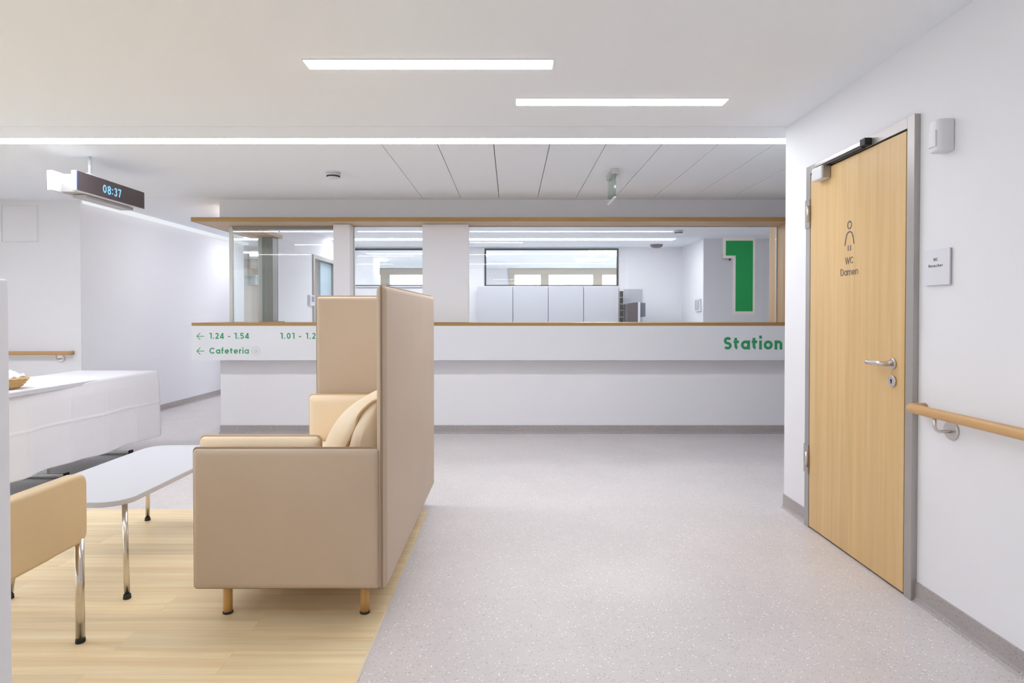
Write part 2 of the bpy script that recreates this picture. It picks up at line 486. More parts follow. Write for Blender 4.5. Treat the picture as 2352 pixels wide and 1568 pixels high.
def glyph(ch, w):
    h = w/2; xh = 0.72; R = xh/2 - h; cy = xh/2
    G = None
    if ch == ' ': G = (0.28, [])
    elif ch == '.': G = (w*1.1, [[(h, 0), (h, w)]])
    elif ch == ':': G = (w*1.3, [[(h, 0.1), (h, 0.1+w)], [(h, 0.58), (h, 0.58+w)]])
    elif ch == '-': G = (0.36, [[(0, 0.38), (0.36, 0.38)]])
    elif ch == '0': G = (0.66, [arc(0.33, 0.5, 0.33-h, 0.5-h, 90, 450, 28)])
    elif ch == '1': G = (0.30+h, [[(0, 1-h), (0.30-0, 1-h)], [(0.30, 1), (0.30, 0)]])
    elif ch == '2': G = (0.58, [arc(0.29, 0.69, 0.29-h, 0.31-h, 165, -35) + [(h*1.3, h)], [(0.02, h), (0.58, h)]])
    elif ch == '3': G = (0.58, [arc(0.28, 0.745, 0.25-h*0.6, 0.255-h, 160, -90), arc(0.28, 0.27, 0.29-h, 0.27-h*0.4, 90, -160)])
    elif ch == '4': G = (0.66, [[(0.66, 0.22), (h*0.9, 0.22), (0.44, 1-h*0.4)], [(0.48, 0.98), (0.48, 0)]])
    elif ch == '5': G = (0.60, [[(0.54, 1-h), (0.13, 1-h), (0.09, 0.54)], arc(0.28, 0.33, 0.31-h, 0.33-h, 140, -150)])
    elif ch == '7': G = (0.56, [[(0, 1-h), (0.56-h, 1-h), (0.2, 0)]])
    elif ch == '8': G = (0.60, [arc(0.30, 0.74, 0.25-h*0.5, 0.26-h, 0, 360, 24), arc(0.30, 0.26, 0.30-h, 0.26-h*0.2, 0, 360, 24)])
    elif ch == 'a': G = (xh, [arc(xh/2, cy, R, R, 0, 360, 26), [(xh-h, xh), (xh-h, 0)]])
    elif ch == 'c': G = (xh*0.92, [arc(xh/2, cy, R, R, 42, 318, 24)])
    elif ch == 'e': G = (xh, [arc(xh/2, cy, R, R, 0, 318, 26), [(h, cy), (xh-h*0.6, cy)]])
    elif ch == 'o': G = (xh, [arc(xh/2, cy, R, R, 0, 360, 26)])
    elif ch == 'n': G = (0.62, [[(h, xh), (h, 0)], arc(0.31, xh-h-(0.31-h), 0.31-h, 0.31-h, 180, 0) + [(0.62-h, 0)]])
    elif ch == 'h': G = (0.62, [[(h, 1.04), (h, 0)], arc(0.31, xh-h-(0.31-h), 0.31-h, 0.31-h, 180, 0) + [(0.62-h, 0)]])
    elif ch == 'u': G = (0.62, [[(h, xh)] + arc(0.31, 0.31, 0.31-h, 0.31-h, 180, 360) + [(0.62-h, xh)], [(0.62-h, 0.3), (0.62-h, 0)]])
    elif ch == 'm': G = (0.98, [[(h, xh), (h, 0)], arc(h+(0.49-h)/2, xh-h-0.2, (0.49-h)/2, 0.2, 180, 0) + [(0.49, 0)],
                                arc(0.49+(0.49-h)/2, xh-h-0.2, (0.49-h)/2, 0.2, 180, 0) + [(0.98-h, 0)]])
    elif ch == 'r': G = (0.40, [[(h, xh), (h, 0)], arc(0.34, xh-h-(0.34-h), 0.34-h, 0.34-h, 180, 82)])
    elif ch == 't': G = (0.44, [[(0.17, 0.93), (0.17, 0.17+h)] + arc(0.34, 0.17+h, 0.17, 0.17, 180, 258, 10), [(0, xh-h), (0.42, xh-h)]])
    elif ch == 'f': G = (0.42, [[(0.17, 0)] + [(0.17, 0.76)] + arc(0.17+0.2, 0.80, 0.2, 0.2, 180, 92, 8), [(0, xh-h), (0.40, xh-h)]])
    elif ch == 'i': G = (w, [[(h, xh), (h, 0)], [(h, 0.86), (h, 0.86+w*1.15)]])
    elif ch in 'sS':
        H, Wd = (xh, 0.52) if ch == 's' else (1.0, 0.64)
        ry = (H/2 - h)/2; rx = Wd/2 - h
        G = (Wd, [arc(Wd/2, H-h-ry, rx*0.95, ry, 28, 270, 18) + arc(Wd/2, h+ry, rx, ry, 90, -152, 18)[1:]])
    elif ch == 'C': G = (0.92, [arc(0.5, 0.5, 0.5-h, 0.5-h, 42, 318, 28)])
    elif ch == 'D': G = (0.76, [[(h, 0.5), (h, 1-h), (0.26, 1-h)] + arc(0.26, 0.5, 0.5-h, 0.5-h, 90, -90) + [(h, h), (h, 0.52)]])
    elif ch == 'B': G = (0.62, [[(h, 0.5), (h, 1-h), (0.32, 1-h)] + arc(0.32, 0.755, 0.22-h*0.4, 0.245-h, 90, -90) + [(h, 0.51)],
                                [(0.3, 0.51)] + arc(0.34, 0.255+h*0.5, 0.28-h, 0.255-h*0.5, 90, -90) + [(h, h), (h, 0.52)]])
    elif ch == 'W': G = (1.22, [[(h*0.8, 1), (0.34, 0.02), (0.61, 0.96), (0.88, 0.02), (1.22-h*0.8, 1)]])
    return G

def ribbon(mb, pts, w, O, U, V, N, t):
    """Flat stroke of width w along pts (u, v), t thick."""
    n = len(pts)
    closed = (Vector(pts[0]+(0,)) - Vector(pts[-1]+(0,))).length < 1e-4 and n > 3
    if closed: pts = pts[:-1]; n -= 1
    L = []; Rr = []
    for i in range(n):
        p = Vector(pts[i])
        a = Vector(pts[i-1]) if (i > 0 or closed) else None
        b = Vector(pts[(i+1) % n]) if (i < n-1 or closed) else None
        d1 = (p-a).normalized() if a is not None and (p-a).length > 1e-7 else None
        d2 = (b-p).normalized() if b is not None and (b-p).length > 1e-7 else None
        if d1 is None: d1 = d2
        if d2 is None: d2 = d1
        n1 = Vector((-d1.y, d1.x)); n2 = Vector((-d2.y, d2.x))
        m = (n1+n2)
        m = m.normalized() if m.length > 1e-5 else n1
        k = 1/max(0.45, m.dot(n1))
        L.append(p + m*(w/2*k)); Rr.append(p - m*(w/2*k))
    O, U, V, N = Vector(O), Vector(U), Vector(V), Vector(N)
    W = lambda q, z: O + U*q.x + V*q.y + N*z
    vs = [W(q, t) for q in L] + [W(q, t) for q in Rr] + [W(q, 0) for q in L] + [W(q, 0) for q in Rr]
    fs = []
    rng = range(n) if closed else range(n-1)
    for i in rng:
        j = (i+1) % n
        fs += [(i, n+i, n+j, j), (i, j, 2*n+j, 2*n+i), (n+i, 3*n+i, 3*n+j, n+j)]
    if not closed:
        fs += [(0, 2*n, 3*n, n), (n-1, 2*n-1, 4*n-1, 3*n-1)]
    mb.add(vs, fs)

def text(mb, s, O, U, V, N, height, weight, width=None, track=0.12, t=0.0015, align='L'):
    """Lettering: height = cap height, weight relative to cap height, width = total width to fit."""
    gl = [glyph(c, weight) for c in s]
    adv = sum(g[0] for g in gl)
    if width:
        track = (width/height - adv) / max(1, len(s)-1)
    total = adv + track*(len(s)-1)
    x = -total/2 if align == 'C' else 0
    for g in gl:
        for q, st in enumerate(g[1]):
            ribbon(mb, [((p[0]+x)*height, p[1]*height) for p in st], weight*height, O, U, V, N, t*(1 - 0.15*q))
        x += g[0] + track

# ------------------------------------------------------------------ room shell
CZ = 2.45
YR = 6.39      # front of the reception wall
YG = 6.55      # plane of the reception glazing
XR = 1.77      # right wall

def struct(name, mb, m, label, cat, bevel=0.0):
    o = obj(name, mb, m, bevel=bevel)
    return props(o, label, cat, None, 'structure')

struct('floor', MB().box(-9, 7, -3.2, 17, -0.10, 0.0), 'lino', 'grey speckled linoleum floor through lobby, corridor and reception', 'floor')
# oak zone laid level on the lino, front edge at the seating group
struct('floor_wood', MB().box(-6.4, -0.530, -3.0, 3.889, 0.0, 0.003), 'oakfloor', 'light oak plank floor under the seating group', 'floor')
struct('trim_1', MB().box(-0.530, -0.522, -3.0, 3.889, 0.0, 0.0035), mat('pale_weld', rgb(226, 214, 196), rough=0.4), 'thin pale strip along the edge of the oak floor', 'floor trim')

# ceilings: plain near slab, narrow strip, light channel, then boards with open joints
struct('ceiling', MB().box(-9, 7, -3.2, 3.912, CZ, CZ+0.1), 'ceiling', 'plain off-white ceiling above the lobby', 'ceiling')
cs = MB().box(-9, 7, 3.917, 4.165, CZ, CZ+0.1)
g = 0.006
xs = [-9, -0.915, -0.520, -0.124, 0.273, 0.670, 1.068, 1.465, 1.862, 2.26, 7]
for a, b in zip(xs[:-1], xs[1:]):
    cs.box(a+g/2, b-g/2, 4.317, 6.285, CZ, CZ+0.02)
cs.box(-9, 7, 6.291, 17, CZ, CZ+0.1)
struct('ceiling_panel', cs, 'ceiling', 'off-white ceiling boards with dark joints in front of the reception', 'ceiling')
struct('ceiling_upper', MB().box(-9, 7, 4.317, 6.291, CZ+0.06, CZ+0.1).box(-9, 7, 3.912, 3.917, CZ+0.03, CZ+0.1), 'dark', 'dark void behind the ceiling board joints', 'ceiling void')

# right wall with the door opening (0.10 lining)
struct('wall_right', MB().box(XR, XR+0.22, -3.0, 2.672, 0, CZ).box(XR, XR+0.22, 3.588, 3.94, 0, CZ).box(XR, XR+0.22, 2.672, 3.588, 2.095, CZ)
       .box(XR+0.12, XR+0.22, 2.672, 3.588, 0, 2.095)
       .box(XR+0.22, 6.0, 3.80, 3.94, 0, CZ), 'wall', 'white wall on the right holding the toilet door', 'wall')
struct('wall_left', MB().box(-6.6, -6.4, -3.0, -2.4, 0, CZ).box(-6.6, -6.4, 3.7, 10.3, 0, CZ).box(-6.6, -6.4, -2.4, 3.7, 0, 0.25).box(-6.6, -6.4, -2.4, 3.7, 2.40, CZ).box(-6.4, -4.51, YR, 10.3, 0, CZ), 'wall', 'white wall block left of the corridor with the short handrail', 'wall')
struct('wall_rear', MB().box(-6.6, 1.99, -3.2, -3.0, 0, CZ), 'wall', 'white wall behind the viewer', 'wall')

# reception wall: parapet below the counter, pieces between the panes, bulkhead above the canopy
WALL_L = -3.05
struct('wall_reception', MB().box(WALL_L, 6.0, YR, YR+0.20, 0, 1.130)
       .box(WALL_L, WALL_L+0.20, YR+0.20, 7.45, 0, 1.130)
       .box(WALL_L, 6.0, YR, YR+0.20, 2.237, CZ)
       .box(WALL_L, WALL_L+0.20, YR+0.20, 7.62, 2.237, CZ)
       .box(-1.863, -1.690, YR+0.005, YR+0.20, 1.168, 2.193)
       .box(-0.929, -0.451, YR+0.005, YR+0.20, 1.168, 2.193)
       .box(2.92, 6.0, YR+0.005, YR+0.20, 1.130, 2.237), 'wall', 'white reception front wall below, between and above the panes', 'wall')
struct('wall_office', MB().box(WALL_L, WALL_L+0.14, 7.62, 8.96, 0, CZ).box(WALL_L, WALL_L+0.14, 10.13, 10.9, 0, CZ)
       .box(WALL_L, WALL_L+0.14, 8.96, 10.13, 2.125, CZ), 'wall', 'white office side wall with the glazed corridor door', 'wall')
struct('wall_office_back', MB().box(WALL_L, 6, 10.9, 11.0, 0, 1.76).box(WALL_L, 6, 10.9, 11.0, 2.425, CZ).box(-1.30, -0.475, 10.9, 11.0, 1.76, 2.425)
       .box(1.915, 6, 10.9, 11.0, 1.76, 2.425).box(-3.05, -2.93, 10.9, 11.0, 1.76, 2.425), 'wall', 'white office back wall with two long inner windows', 'wall')
struct('wall_niche', MB().box(3.05, 6.0, 9.68, 10.9, 0, CZ), 'wall', 'grey-white projecting wall behind the number on the glass', 'wall')
struct('wall_side', MB().box(6.0, 6.2, -3, 17, 0, CZ), 'wall', 'white end wall far to the side', 'wall')
# corridor end and the room beyond the office, with openings to daylight
struct('wall_corridor_end', MB().box(-8.2, -5.92, 13.2, 13.35, 0, CZ).box(-5.48, WALL_L, 13.2, 13.35, 0, CZ).box(-5.92, -5.48, 13.2, 13.35, 0, 1.90)
       .box(-5.92, -5.48, 13.2, 13.35, 2.08, CZ).box(-8.2, -8.0, 10.3, 13.2, 0, CZ).box(-8.2, -6.6, 10.2, 10.3, 0, CZ), 'tanwall', 'beige wall at the far end of the corridor', 'wall')
EX = [(-4.05, -3.42), (-3.18, -2.16), (0.09, 0.78), (0.98, 2.15), (2.38, 3.05)]
wf = MB()
prev = -6.0
for a, b in EX + [(6.0, 6.0)]:
    wf.box(prev, a, 16.0, 16.2, 0.9, 2.29); prev = b
wf.box(-6, 6, 16.0, 16.2, 0, 0.9).box(-6, 6, 16.0, 16.2, 2.29, CZ).box(-6.2, -6, 11, 16.2, 0, CZ).box(-6, WALL_L, 13.36, 13.5, 0, CZ).box(WALL_L, WALL_L+0.14, 11.0, 13.5, 0, CZ)
struct('wall_far', wf, 'wall', 'white outer wall of the far room with daylit windows', 'wall')

# baseboards (thin, 85 mm, lino with a coved foot)
def base(name, segs, label):
    mb = MB()
    for (x0, y0, x1, y1, nx, ny) in segs:
        d = Vector((x1-x0, y1-y0, 0)); L = d.length; d.normalize()
        n = Vector((nx, ny, 0))
        prof = [(0, 0), (0.022, 0), (0.012, 0.008), (0.007, 0.022), (0.006, 0.085), (0, 0.087)]
        k = len(prof)
        vs = []
        for p in (Vector((x0, y0, 0)), Vector((x1, y1, 0))):
            for a, b in prof:
                vs.append(p + n*a + Vector((0, 0, b)))
        fs = [tuple(range(k)), tuple(reversed(range(k, 2*k)))] + [(i, (i+1) % k, k+(i+1) % k, k+i) for i in range(k)]
        mb.add(vs, fs)
    return struct(name, mb, 'base', label, 'baseboard')
base('baseboard_right', [(XR, -3.0, XR, 2.645, -1, 0), (XR, 3.616, XR, 3.94, -1, 0)], 'speckled grey skirting along the white wall with the toilet door')
base('baseboard_reception', [(WALL_L-0.006, YR, 6.0, YR, 0, -1), (WALL_L, YR-0.006, WALL_L, 8.96, -1, 0)], 'speckled grey skirting along the reception front')
base('baseboard_left', [(-6.4, YR, -4.51+0.006, YR, 0, -1), (-4.51, YR, -4.51, 10.3, 1, 0)], 'grey skirting along the corridor wall behind the buffet table')

# white shelf-like light strip where the corridor wall meets the ceiling
o = obj('corridor_light', MB().box(-4.508, -4.42, 6.42, 10.28, CZ-0.035, CZ-0.001), 'wallwash')
props(o, 'slim bright strip along the corridor wall where it meets the ceiling', 'light')

# small access hatch on the left wall
t = thing('access_hatch', (-5.14, YR, 2.0), 'square white access hatch high on the wall above the short handrail', 'hatch')
obj('hatch_frame', MB().box(-5.335, -5.325, YR-0.006, YR, 2.0, 2.396).box(-4.955, -4.945, YR-0.006, YR, 2.0, 2.396)
    .box(-5.325, -4.955, YR-0.006, YR, 2.0, 2.01).box(-5.325, -4.955, YR-0.006, YR, 2.386, 2.396), 'wall', t)
obj('hatch_panel', MB().box(-5.321, -4.959, YR-0.004, YR, 2.014, 2.382), 'wall', t)

# free-standing white screen at the left edge of the view
t = thing('partition_screen', (-1.25, 1.1, 0), 'white screen edge at the left border beside the camel leather armchair', 'partition')
obj('screen_panel', MB().box(-1.60, -0.918, 1.08, 1.115, 0.03, 1.314), 'wall', t, bevel=0.004)
for x in (-1.5, -1.0):
    obj('foot', MB().box(x-0.04, x+0.04, 0.95, 1.25, 0.003, 0.03), 'steel', t, bevel=0.004)

# ------------------------------------------------------------------ ceiling lamps
def lamp_unit():
    r = thing('ceiling_light', (0, 0, CZ), '', 'ceiling light', 'recessed ceiling lamps')
    hb = MB()
    hb.box(-0.594, 0.594, -0.056, -0.050, -0.004, 0.0).box(-0.594, 0.594, 0.050, 0.056, -0.004, 0.0).box(-0.594, -0.588, -0.05, 0.05, -0.004, 0.0).box(0.588, 0.594, -0.05, 0.05, -0.004, 0.0)
    for v in range(len(hb.v)):
        x, y, z = hb.v[v]; hb.v[v] = (x, y, z+CZ)
    obj('trim_ring', hb, 'white', r)
    obj('diffuser', MB().box(-0.588, 0.588, -0.050, 0.050, CZ-0.006, CZ-0.0005), 'lamp', r)
    return r
L0 = lamp_unit()
lamps = [(-0.392, 2.938, 'long white recessed lamp nearest the viewer, left of the other one'),
         (0.620, 3.454, 'long white recessed lamp nearer the light channel and the door'),
         (-3.38, 2.62, 'long recessed lamp above the seating out of view at the side'),
         (-0.392, 0.9, 'added long fill lamp above the viewer'),  # from here on: unseen lamps added to brighten the lobby
         (-2.6, 0.6, 'added long fill lamp behind the armchair'),
         (-4.6, 0.9, 'added long fill lamp far behind the armchair'),
         (-0.4, -1.4, 'added long fill lamp behind the viewer'),
         (-3.4, -1.4, 'added long fill lamp near the rear wall')]
for i, (x, y, lb) in enumerate(lamps):
    r = L0 if i == 0 else copy_tree(L0)
    r.location = (x, y, CZ)
    r['label'] = lb

t = thing('light_channel', (0, 4.24, CZ), 'continuous bright light channel running across the ceiling to the white wall', 'light channel')
obj('housing', MB().box(-6.4, 2.36, 4.165, 4.172, CZ, CZ+0.06).box(-6.4, 2.36, 4.310, 4.317, CZ, CZ+0.06).box(-6.4, 2.36, 4.172, 4.310, CZ+0.05, CZ+0.06).box(2.36, 7, 4.166, 4.316, CZ, CZ+0.06).box(-9, -6.4, 4.166, 4.316, CZ, CZ+0.06), 'white', t)
segx = [-6.39, -4.86, -3.33, -2.28, -0.75, 0.72, 2.345]
for a, b in zip(segx[:-1], segx[1:]):
    obj('diffuser', MB().box(a+0.003, b-0.003, 4.174, 4.308, CZ+0.004, CZ+0.012), 'channel', t)

# lamps inside the office, corridor and far room, visible and added
t = thing('linear_light', (-0.2, 9.75, CZ), 'long thin lamp on the office ceiling seen through the panes', 'ceiling light')
obj('diffuser', MB().box(-2.85, 2.6, 9.66, 9.84, CZ-0.006, CZ-0.0005), 'lamp', t)
o = obj('office_fill_lamp', MB().box(-0.8, 2.4, 7.36, 7.52, CZ-0.006, CZ-0.0005), 'lamp')  # unseen lamp added to brighten the office walls
props(o, 'added long fill lamp close behind the panes, hidden by the canopy', 'ceiling light')
o = obj('corridor_lamp', MB().box(-3.32, -3.20, 7.05, 7.85, CZ-0.012, CZ-0.0005), 'bright')  # this one is added out of sight to light the corridor wall
props(o, 'added fill lamp beside the office corner, hidden above the canopy', 'ceiling light', 'corridor ceiling lamps')
for k, (x0, x1, y) in enumerate(((-4.15, -3.2, 9.55), (-5.3, -4.0, 11.8))):
    o = obj('corridor_lamp', MB().box(x0, x1, y-0.06, y+0.06, CZ-0.012, CZ-0.0005), 'bright')
    props(o, ['bright lamp across the corridor ceiling behind the corner pane', 'second bright lamp deeper in the corridor above the beige end wall'][k], 'ceiling light', 'corridor ceiling lamps')
pl = [(1.78, 13.4, 'square ceiling panel light near the far windows'), (1.75, 11.8, 'square ceiling panel light just beyond the wide inner window'), (-3.1, 13.4, 'square ceiling panel light seen through the middle pane')]
pl += [(-0.8, 12.2, 'added square fill panel hidden behind the office back wall'), (4.3, 13.0, 'added square fill panel at the far side of the outer room')]  # these two are added out of sight to brighten the far room
p0 = None
for x, y, lb in pl:
    o = obj('panel_light', MB().box(-0.3, 0.3, -0.3, 0.3, CZ-0.010, CZ-0.0005), 'bright') if p0 is None else p0.copy()
    if p0 is None: p0 = o
    else: COL.objects.link(o)
    o.location = (x, y, CZ-0.010)
    props(o, lb, 'ceiling light', 'far room panel lights')

# ------------------------------------------------------------------ reception counter, canopy, panes
YC = 6.20
t = thing('reception_counter', (0, 6.3, 0.784), 'long white reception counter with oak top edge and green lettering', 'counter')
XL = -3.251; XE = 3.6
obj('countertop', MB().box(XL, XE, YC, 6.78, 1.134, 1.165).box(XL, WALL_L+0.22, 6.78, 7.62, 1.134, 1.165), 'edgewood', t)
fp = obj('front_panel', MB().box(XL, XE, YC, YC+0.03, 0.784, 1.1335).box(XL, XL+0.03, YC+0.03, 7.62, 0.784, 1.1335)
         .box(XL+0.03, XE, YC+0.03, YR-0.001, 0.784, 0.802).box(XL+0.03, WALL_L-0.001, YR-0.001, 7.62, 0.784, 0.802), 'panel', t)
U, V, N = (1, 0, 0), (0, 0, 1), (0, -1, 0)
def front_text(name, fn, m, lb):
    mb = MB(); fn(mb); return obj(name, mb, m, fp, label=lb)
yT = YC - 0.0005
front_text('station_lettering', lambda mb: text(mb, 'Station', (2.163, yT, 0.893), U, V, N, 0.128, 0.215, width=0.597), 'greentext', 'bold green word Station')
def arrow(z):
    def fn(mb):
        O = (-3.198, yT, z)
        ribbon(mb, [(0, 0), (0.074, 0)], 0.0066, O, U, V, N, 0.0015)
        ribbon(mb, [(0.034, 0.034), (0.0, 0.0), (0.034, -0.034)], 0.0066, O, U, V, N, 0.0013)
    return fn
front_text('room_number_lettering', lambda mb: text(mb, '1.24 - 1.54', (-3.070, yT, 1.002), U, V, N, 0.060, 0.175, width=0.403), 'greentext', 'green room numbers 1.24 - 1.54')
front_text('room_number_lettering', lambda mb: text(mb, '1.01 - 1.22', (-2.348, yT, 1.002), U, V, N, 0.060, 0.175, width=0.408), 'greentext', 'green room numbers 1.01 - 1.22')
front_text('cafeteria_lettering', lambda mb: text(mb, 'Cafeteria', (-3.070, yT, 0.851), U, V, N, 0.060, 0.175, width=0.400), 'greentext', 'green word Cafeteria')
front_text('arrow', arrow(1.028), 'greentext', 'green arrow before the room numbers')
front_text('arrow', arrow(0.877), 'greentext', 'green arrow before the word Cafeteria')
def cup(mb):
    O = (-2.597, yT, 0.877)
    ribbon(mb, arc(0, 0, 0.042, 0.042, 0, 360, 32), 0.003, O, U, V, N, 0.0012)
    ribbon(mb, [(-0.020, 0.002), (0.012, 0.002)] + arc(-0.004, 0.002, 0.016, 0.016, 0, -180, 10), 0.0028, O, U, V, N, 0.0012)
    ribbon(mb, arc(0.014, -0.004, 0.008, 0.006, 80, -80, 8), 0.0026, O, U, V, N, 0.0012)
    ribbon(mb, [(-0.022, -0.018), (0.016, -0.018)], 0.0026, O, U, V, N, 0.0012)
    ribbon(mb, arc(-0.008, 0.014, 0.006, 0.008, -90, 90, 6), 0.0024, O, U, V, N, 0.0012)
    ribbon(mb, arc(0.004, 0.014, 0.006, 0.008, -90, 90, 6), 0.0024, O, U, V, N, 0.0012)
front_text('cup_symbol', cup, 'paletext', 'pale grey ring with a cup')

t = thing('reception_canopy', (0, 6.3, 2.195), 'slim oak-edged canopy board above the reception panes', 'canopy')
obj('edge_board', MB().box(XL, 3.6, YC, YC+0.020, 2.195, 2.236).box(XL, XL+0.02, YC+0.02, 7.62, 2.195, 2.236), 'edgewood', t)
obj('underside', MB().box(XL+0.02, 3.6, YC+0.02, 6.62, 2.1955, 2.2355).box(XL+0.02, WALL_L+0.2, 6.62, 7.62, 2.1955, 2.2355), 'underwood', t)
o = obj('side_panel', MB().box(2.855, 2.90, YC+0.001, 6.75, 1.1665, 2.1945), 'revealwood')
props(o, 'upright oak end panel closing the pane with the green number', 'panel')

def pane(name, lb, x0, x1, head=0.006, extra=None):
    t = thing(name, ((x0+x1)/2, YG, 1.166), lb, 'window', None, 'structure')
    g = obj('glass', MB().box(x0+0.004, x1-0.004, YG, YG+0.010, 1.167, 2.193-head), 'glass', t)
    return t, g
w1, g1 = pane('window_1', 'corner pane of the reception with a slim metal corner post', -2.99, -1.865, 0.032)
obj('frame', MB().box(-2.985, -1.866, YG-0.006, YG+0.02, 2.161, 2.194), 'darkalu', w1)
obj('corner_post', MB().box(-3.022, -2.986, YG-0.01, YG+0.026, 1.1655, 2.1945), 'alu', w1, bevel=0.002)
obj('glass', MB().box(-3.008, -2.998, YG+0.028, 7.448, 1.167, 2.190), 'glass', w1)
w2, g2 = pane('window_2', 'narrow middle pane of the reception between two white wall pieces', -1.685, -0.932)
obj('frame', MB().box(-1.6895, -1.679, YG-0.004, YG+0.014, 1.167, 2.19).box(-1.679, -0.930, YG-0.004, YG+0.014, 2.186, 2.194), 'alu', w2)
w3, g3 = pane('window_3', 'wide reception pane carrying the big green number one', -0.447, 2.846)
obj('frame', MB().box(2.843, 2.854, YG-0.004, YG+0.014, 1.167, 2.194).box(-0.4505, 2.843, YG-0.004, YG+0.014, 2.187, 2.194), 'alu', w3)
yg = YG - 0.001
W1 = [(2.272, 1.852), (2.272, 2.070), (2.618, 2.070), (2.618, 1.248), (2.378, 1.248), (2.378, 1.852)]
G1 = [(2.303, 1.881), (2.303, 2.040), (2.594, 2.040), (2.594, 1.283), (2.409, 1.283), (2.409, 1.881)]
obj('number_outline', MB().prism(W1, (0, yg, 0), (1, 0, 0), (0, 0, 1), (0, -1, 0), 0.001), 'whitevinyl', g3, label='white outline of the number')
obj('number_one', MB().prism(G1, (0, yg-0.0015, 0), (1, 0, 0), (0, 0, 1), (0, -1, 0), 0.001), 'green', g3, label='big green number one')

o = obj('trim_2', MB().box(-3.09, -3.04, 7.45, 7.60, 1.166, 2.194), 'alu')
props(o, 'light face of the column at the inner corner of the office', 'column', None, 'structure')
o = obj('pillar', MB().box(-3.039, -2.91, 7.45, 7.60, 1.166, 2.194), 'darkalu')
props(o, 'dark grey metal column behind the corner pane', 'column', None, 'structure')

# inner windows in the office back wall
for k, (x0, x1, lb) in enumerate(((-2.93, -1.30, 'dark framed inner window behind the middle pane'), (-0.475, 1.915, 'wide dark framed inner window above the white cabinets'))):
    t = thing('window_%d' % (k+4), ((x0+x1)/2, 10.9, 1.76), lb, 'window', None, 'structure')
    f = 0.030
    obj('frame', MB().box(x0, x0+f, 10.885, 10.93, 1.76, 2.425).box(x1-f, x1, 10.885, 10.93, 1.76, 2.425).box(x0+f, x1-f, 10.885, 10.93, 2.395, 2.425).box(x0+f, x1-f, 10.885, 10.93, 1.76, 1.775), 'anthracite', t)
    obj('glass', MB().box(x0+f, x1-f, 10.90, 10.908, 1.775, 2.395), 'glass', t)
    obj('sill', MB().box(x0, x1, 10.86, 10.884, 1.735, 1.757), 'white', t)
# far daylit windows
for k, (x0, x1, lb, hs) in enumerate(((-4.25, -2.0, 'beige framed outer window seen through the middle pane', EX[:2]), (-0.06, 3.2, 'beige framed outer window seen through the wide inner window', EX[2:]))):
    t = thing('window_%d' % (k+6), ((x0+x1)/2, 16.0, 0.9), lb, 'window', None, 'structure')
    fb = MB().box(x0, x1, 15.93, 15.998, 2.29, CZ-0.005)
    ed = [x0] + [q for h in hs for q in h] + [x1]
    for a, b in zip(ed[0::2], ed[1::2]):
        fb.box(a, b, 15.95, 15.998, 0.9, 2.29)
    obj('frame', fb, 'tanframe', t)
    for a, b in hs:
        obj('glass', MB().box(a, b, 16.08, 16.09, 0.9, 2.29), 'glass', t)
t = thing('window_8', (-5.7, 13.25, 1.9), 'small blue-lit window high in the beige corridor end wall', 'window', None, 'structure')
obj('glass', MB().box(-5.92, -5.48, 13.27, 13.28, 1.9, 2.08), 'glass', t)
t = thing('window_9', (-6.5, 0.65, 0.25), 'added long glazed lobby front for fill daylight, out of view', 'window', None, 'structure')  # unseen glazing added to bring more daylight onto the ceiling
fb = MB()
for k in range(5):
    y = -2.4 + 1.512*k
    fb.box(-6.54, -6.46, y, y+0.05, 0.25, 2.40)
obj('frame', fb, 'alu', t)
obj('glass', MB().box(-6.505, -6.495, -2.35, 3.648, 0.25, 2.40), 'glass', t)

# glazed door in the office side wall
t = thing('door_2', (-3.05, 9.5, 0), 'grey framed glazed door from the office to the corridor', 'door', None, 'structure')
xa, xb = WALL_L-0.02, WALL_L+0.16
obj('frame', MB().box(xa, xb, 8.93, 9.00, 0, 2.13).box(xa, xb, 10.09, 10.16, 0, 2.13).box(xa, xb, 9.0, 10.09, 2.075, 2.13), 'frame', t)
obj('door_leaf', MB().box(-3.01, -2.97, 9.50, 10.07, 0.01, 2.07), 'frost', t)
obj('handle', MB().cyl((-2.96, 9.6, 1.05), (-2.96, 9.72, 1.05), 0.01), 'steel', t)
t = thing('wall_terminal', (-2.91, 8.84, 1.38), 'small white wall terminal with grey screen beside the glazed office door', 'wall terminal')
obj('case', MB().box(-2.909, -2.875, 8.73, 8.93, 1.375, 1.53), 'white', t, bevel=0.006)
obj('screen', MB().box(-2.876, -2.873, 8.80, 8.90, 1.43, 1.51), 'machscreen', t)

# ------------------------------------------------------------------ office furniture behind the glass
cabs = ['white cabinet under the wide inner window, first from the white wall piece', 'white cabinet under the wide inner window, second from the white wall piece',
        'white cabinet under the wide inner window, third from the white wall piece', 'white cabinet under the wide inner window, beside the dark slotted rack']
c0 = None
for k in range(4):
    if c0 is None:
        c0 = thing('tall_cabinet', (0, 10.4, 0), '', 'cabinet', 'white office cabinets')
        obj('body', MB().box(0.001, 0.599, 10.42, 10.85, 0, 1.724), 'cab', c0)
        obj('door', MB().box(0.003, 0.597, 10.40, 10.419, 0.08, 1.722), 'cab', c0, bevel=0.002)
        r = c0
    else:
        r = copy_tree(c0)
    r.location = (-0.572 + 0.6034*k, 10.4, 0)
    r['label'] = cabs[k]
t = thing('slot_rack', (1.886, 10.4, 0), 'narrow rack of dark slots beside the white office cabinets', 'rack')
rk = MB().box(1.850, 1.925, 10.44, 10.7, 0, 1.69)
obj('body', rk, 'white', t)
for k in range(9):
    z = 1.66 - 0.112*(k+1)
    obj('slot', MB().box(1.858, 1.917, 10.43, 10.442, z, z+0.10), 'anthracite', t)
o = obj('sideboard', MB().box(1.94, 2.9, 10.0, 10.6, 0, 1.09), 'cab', bevel=0.004)
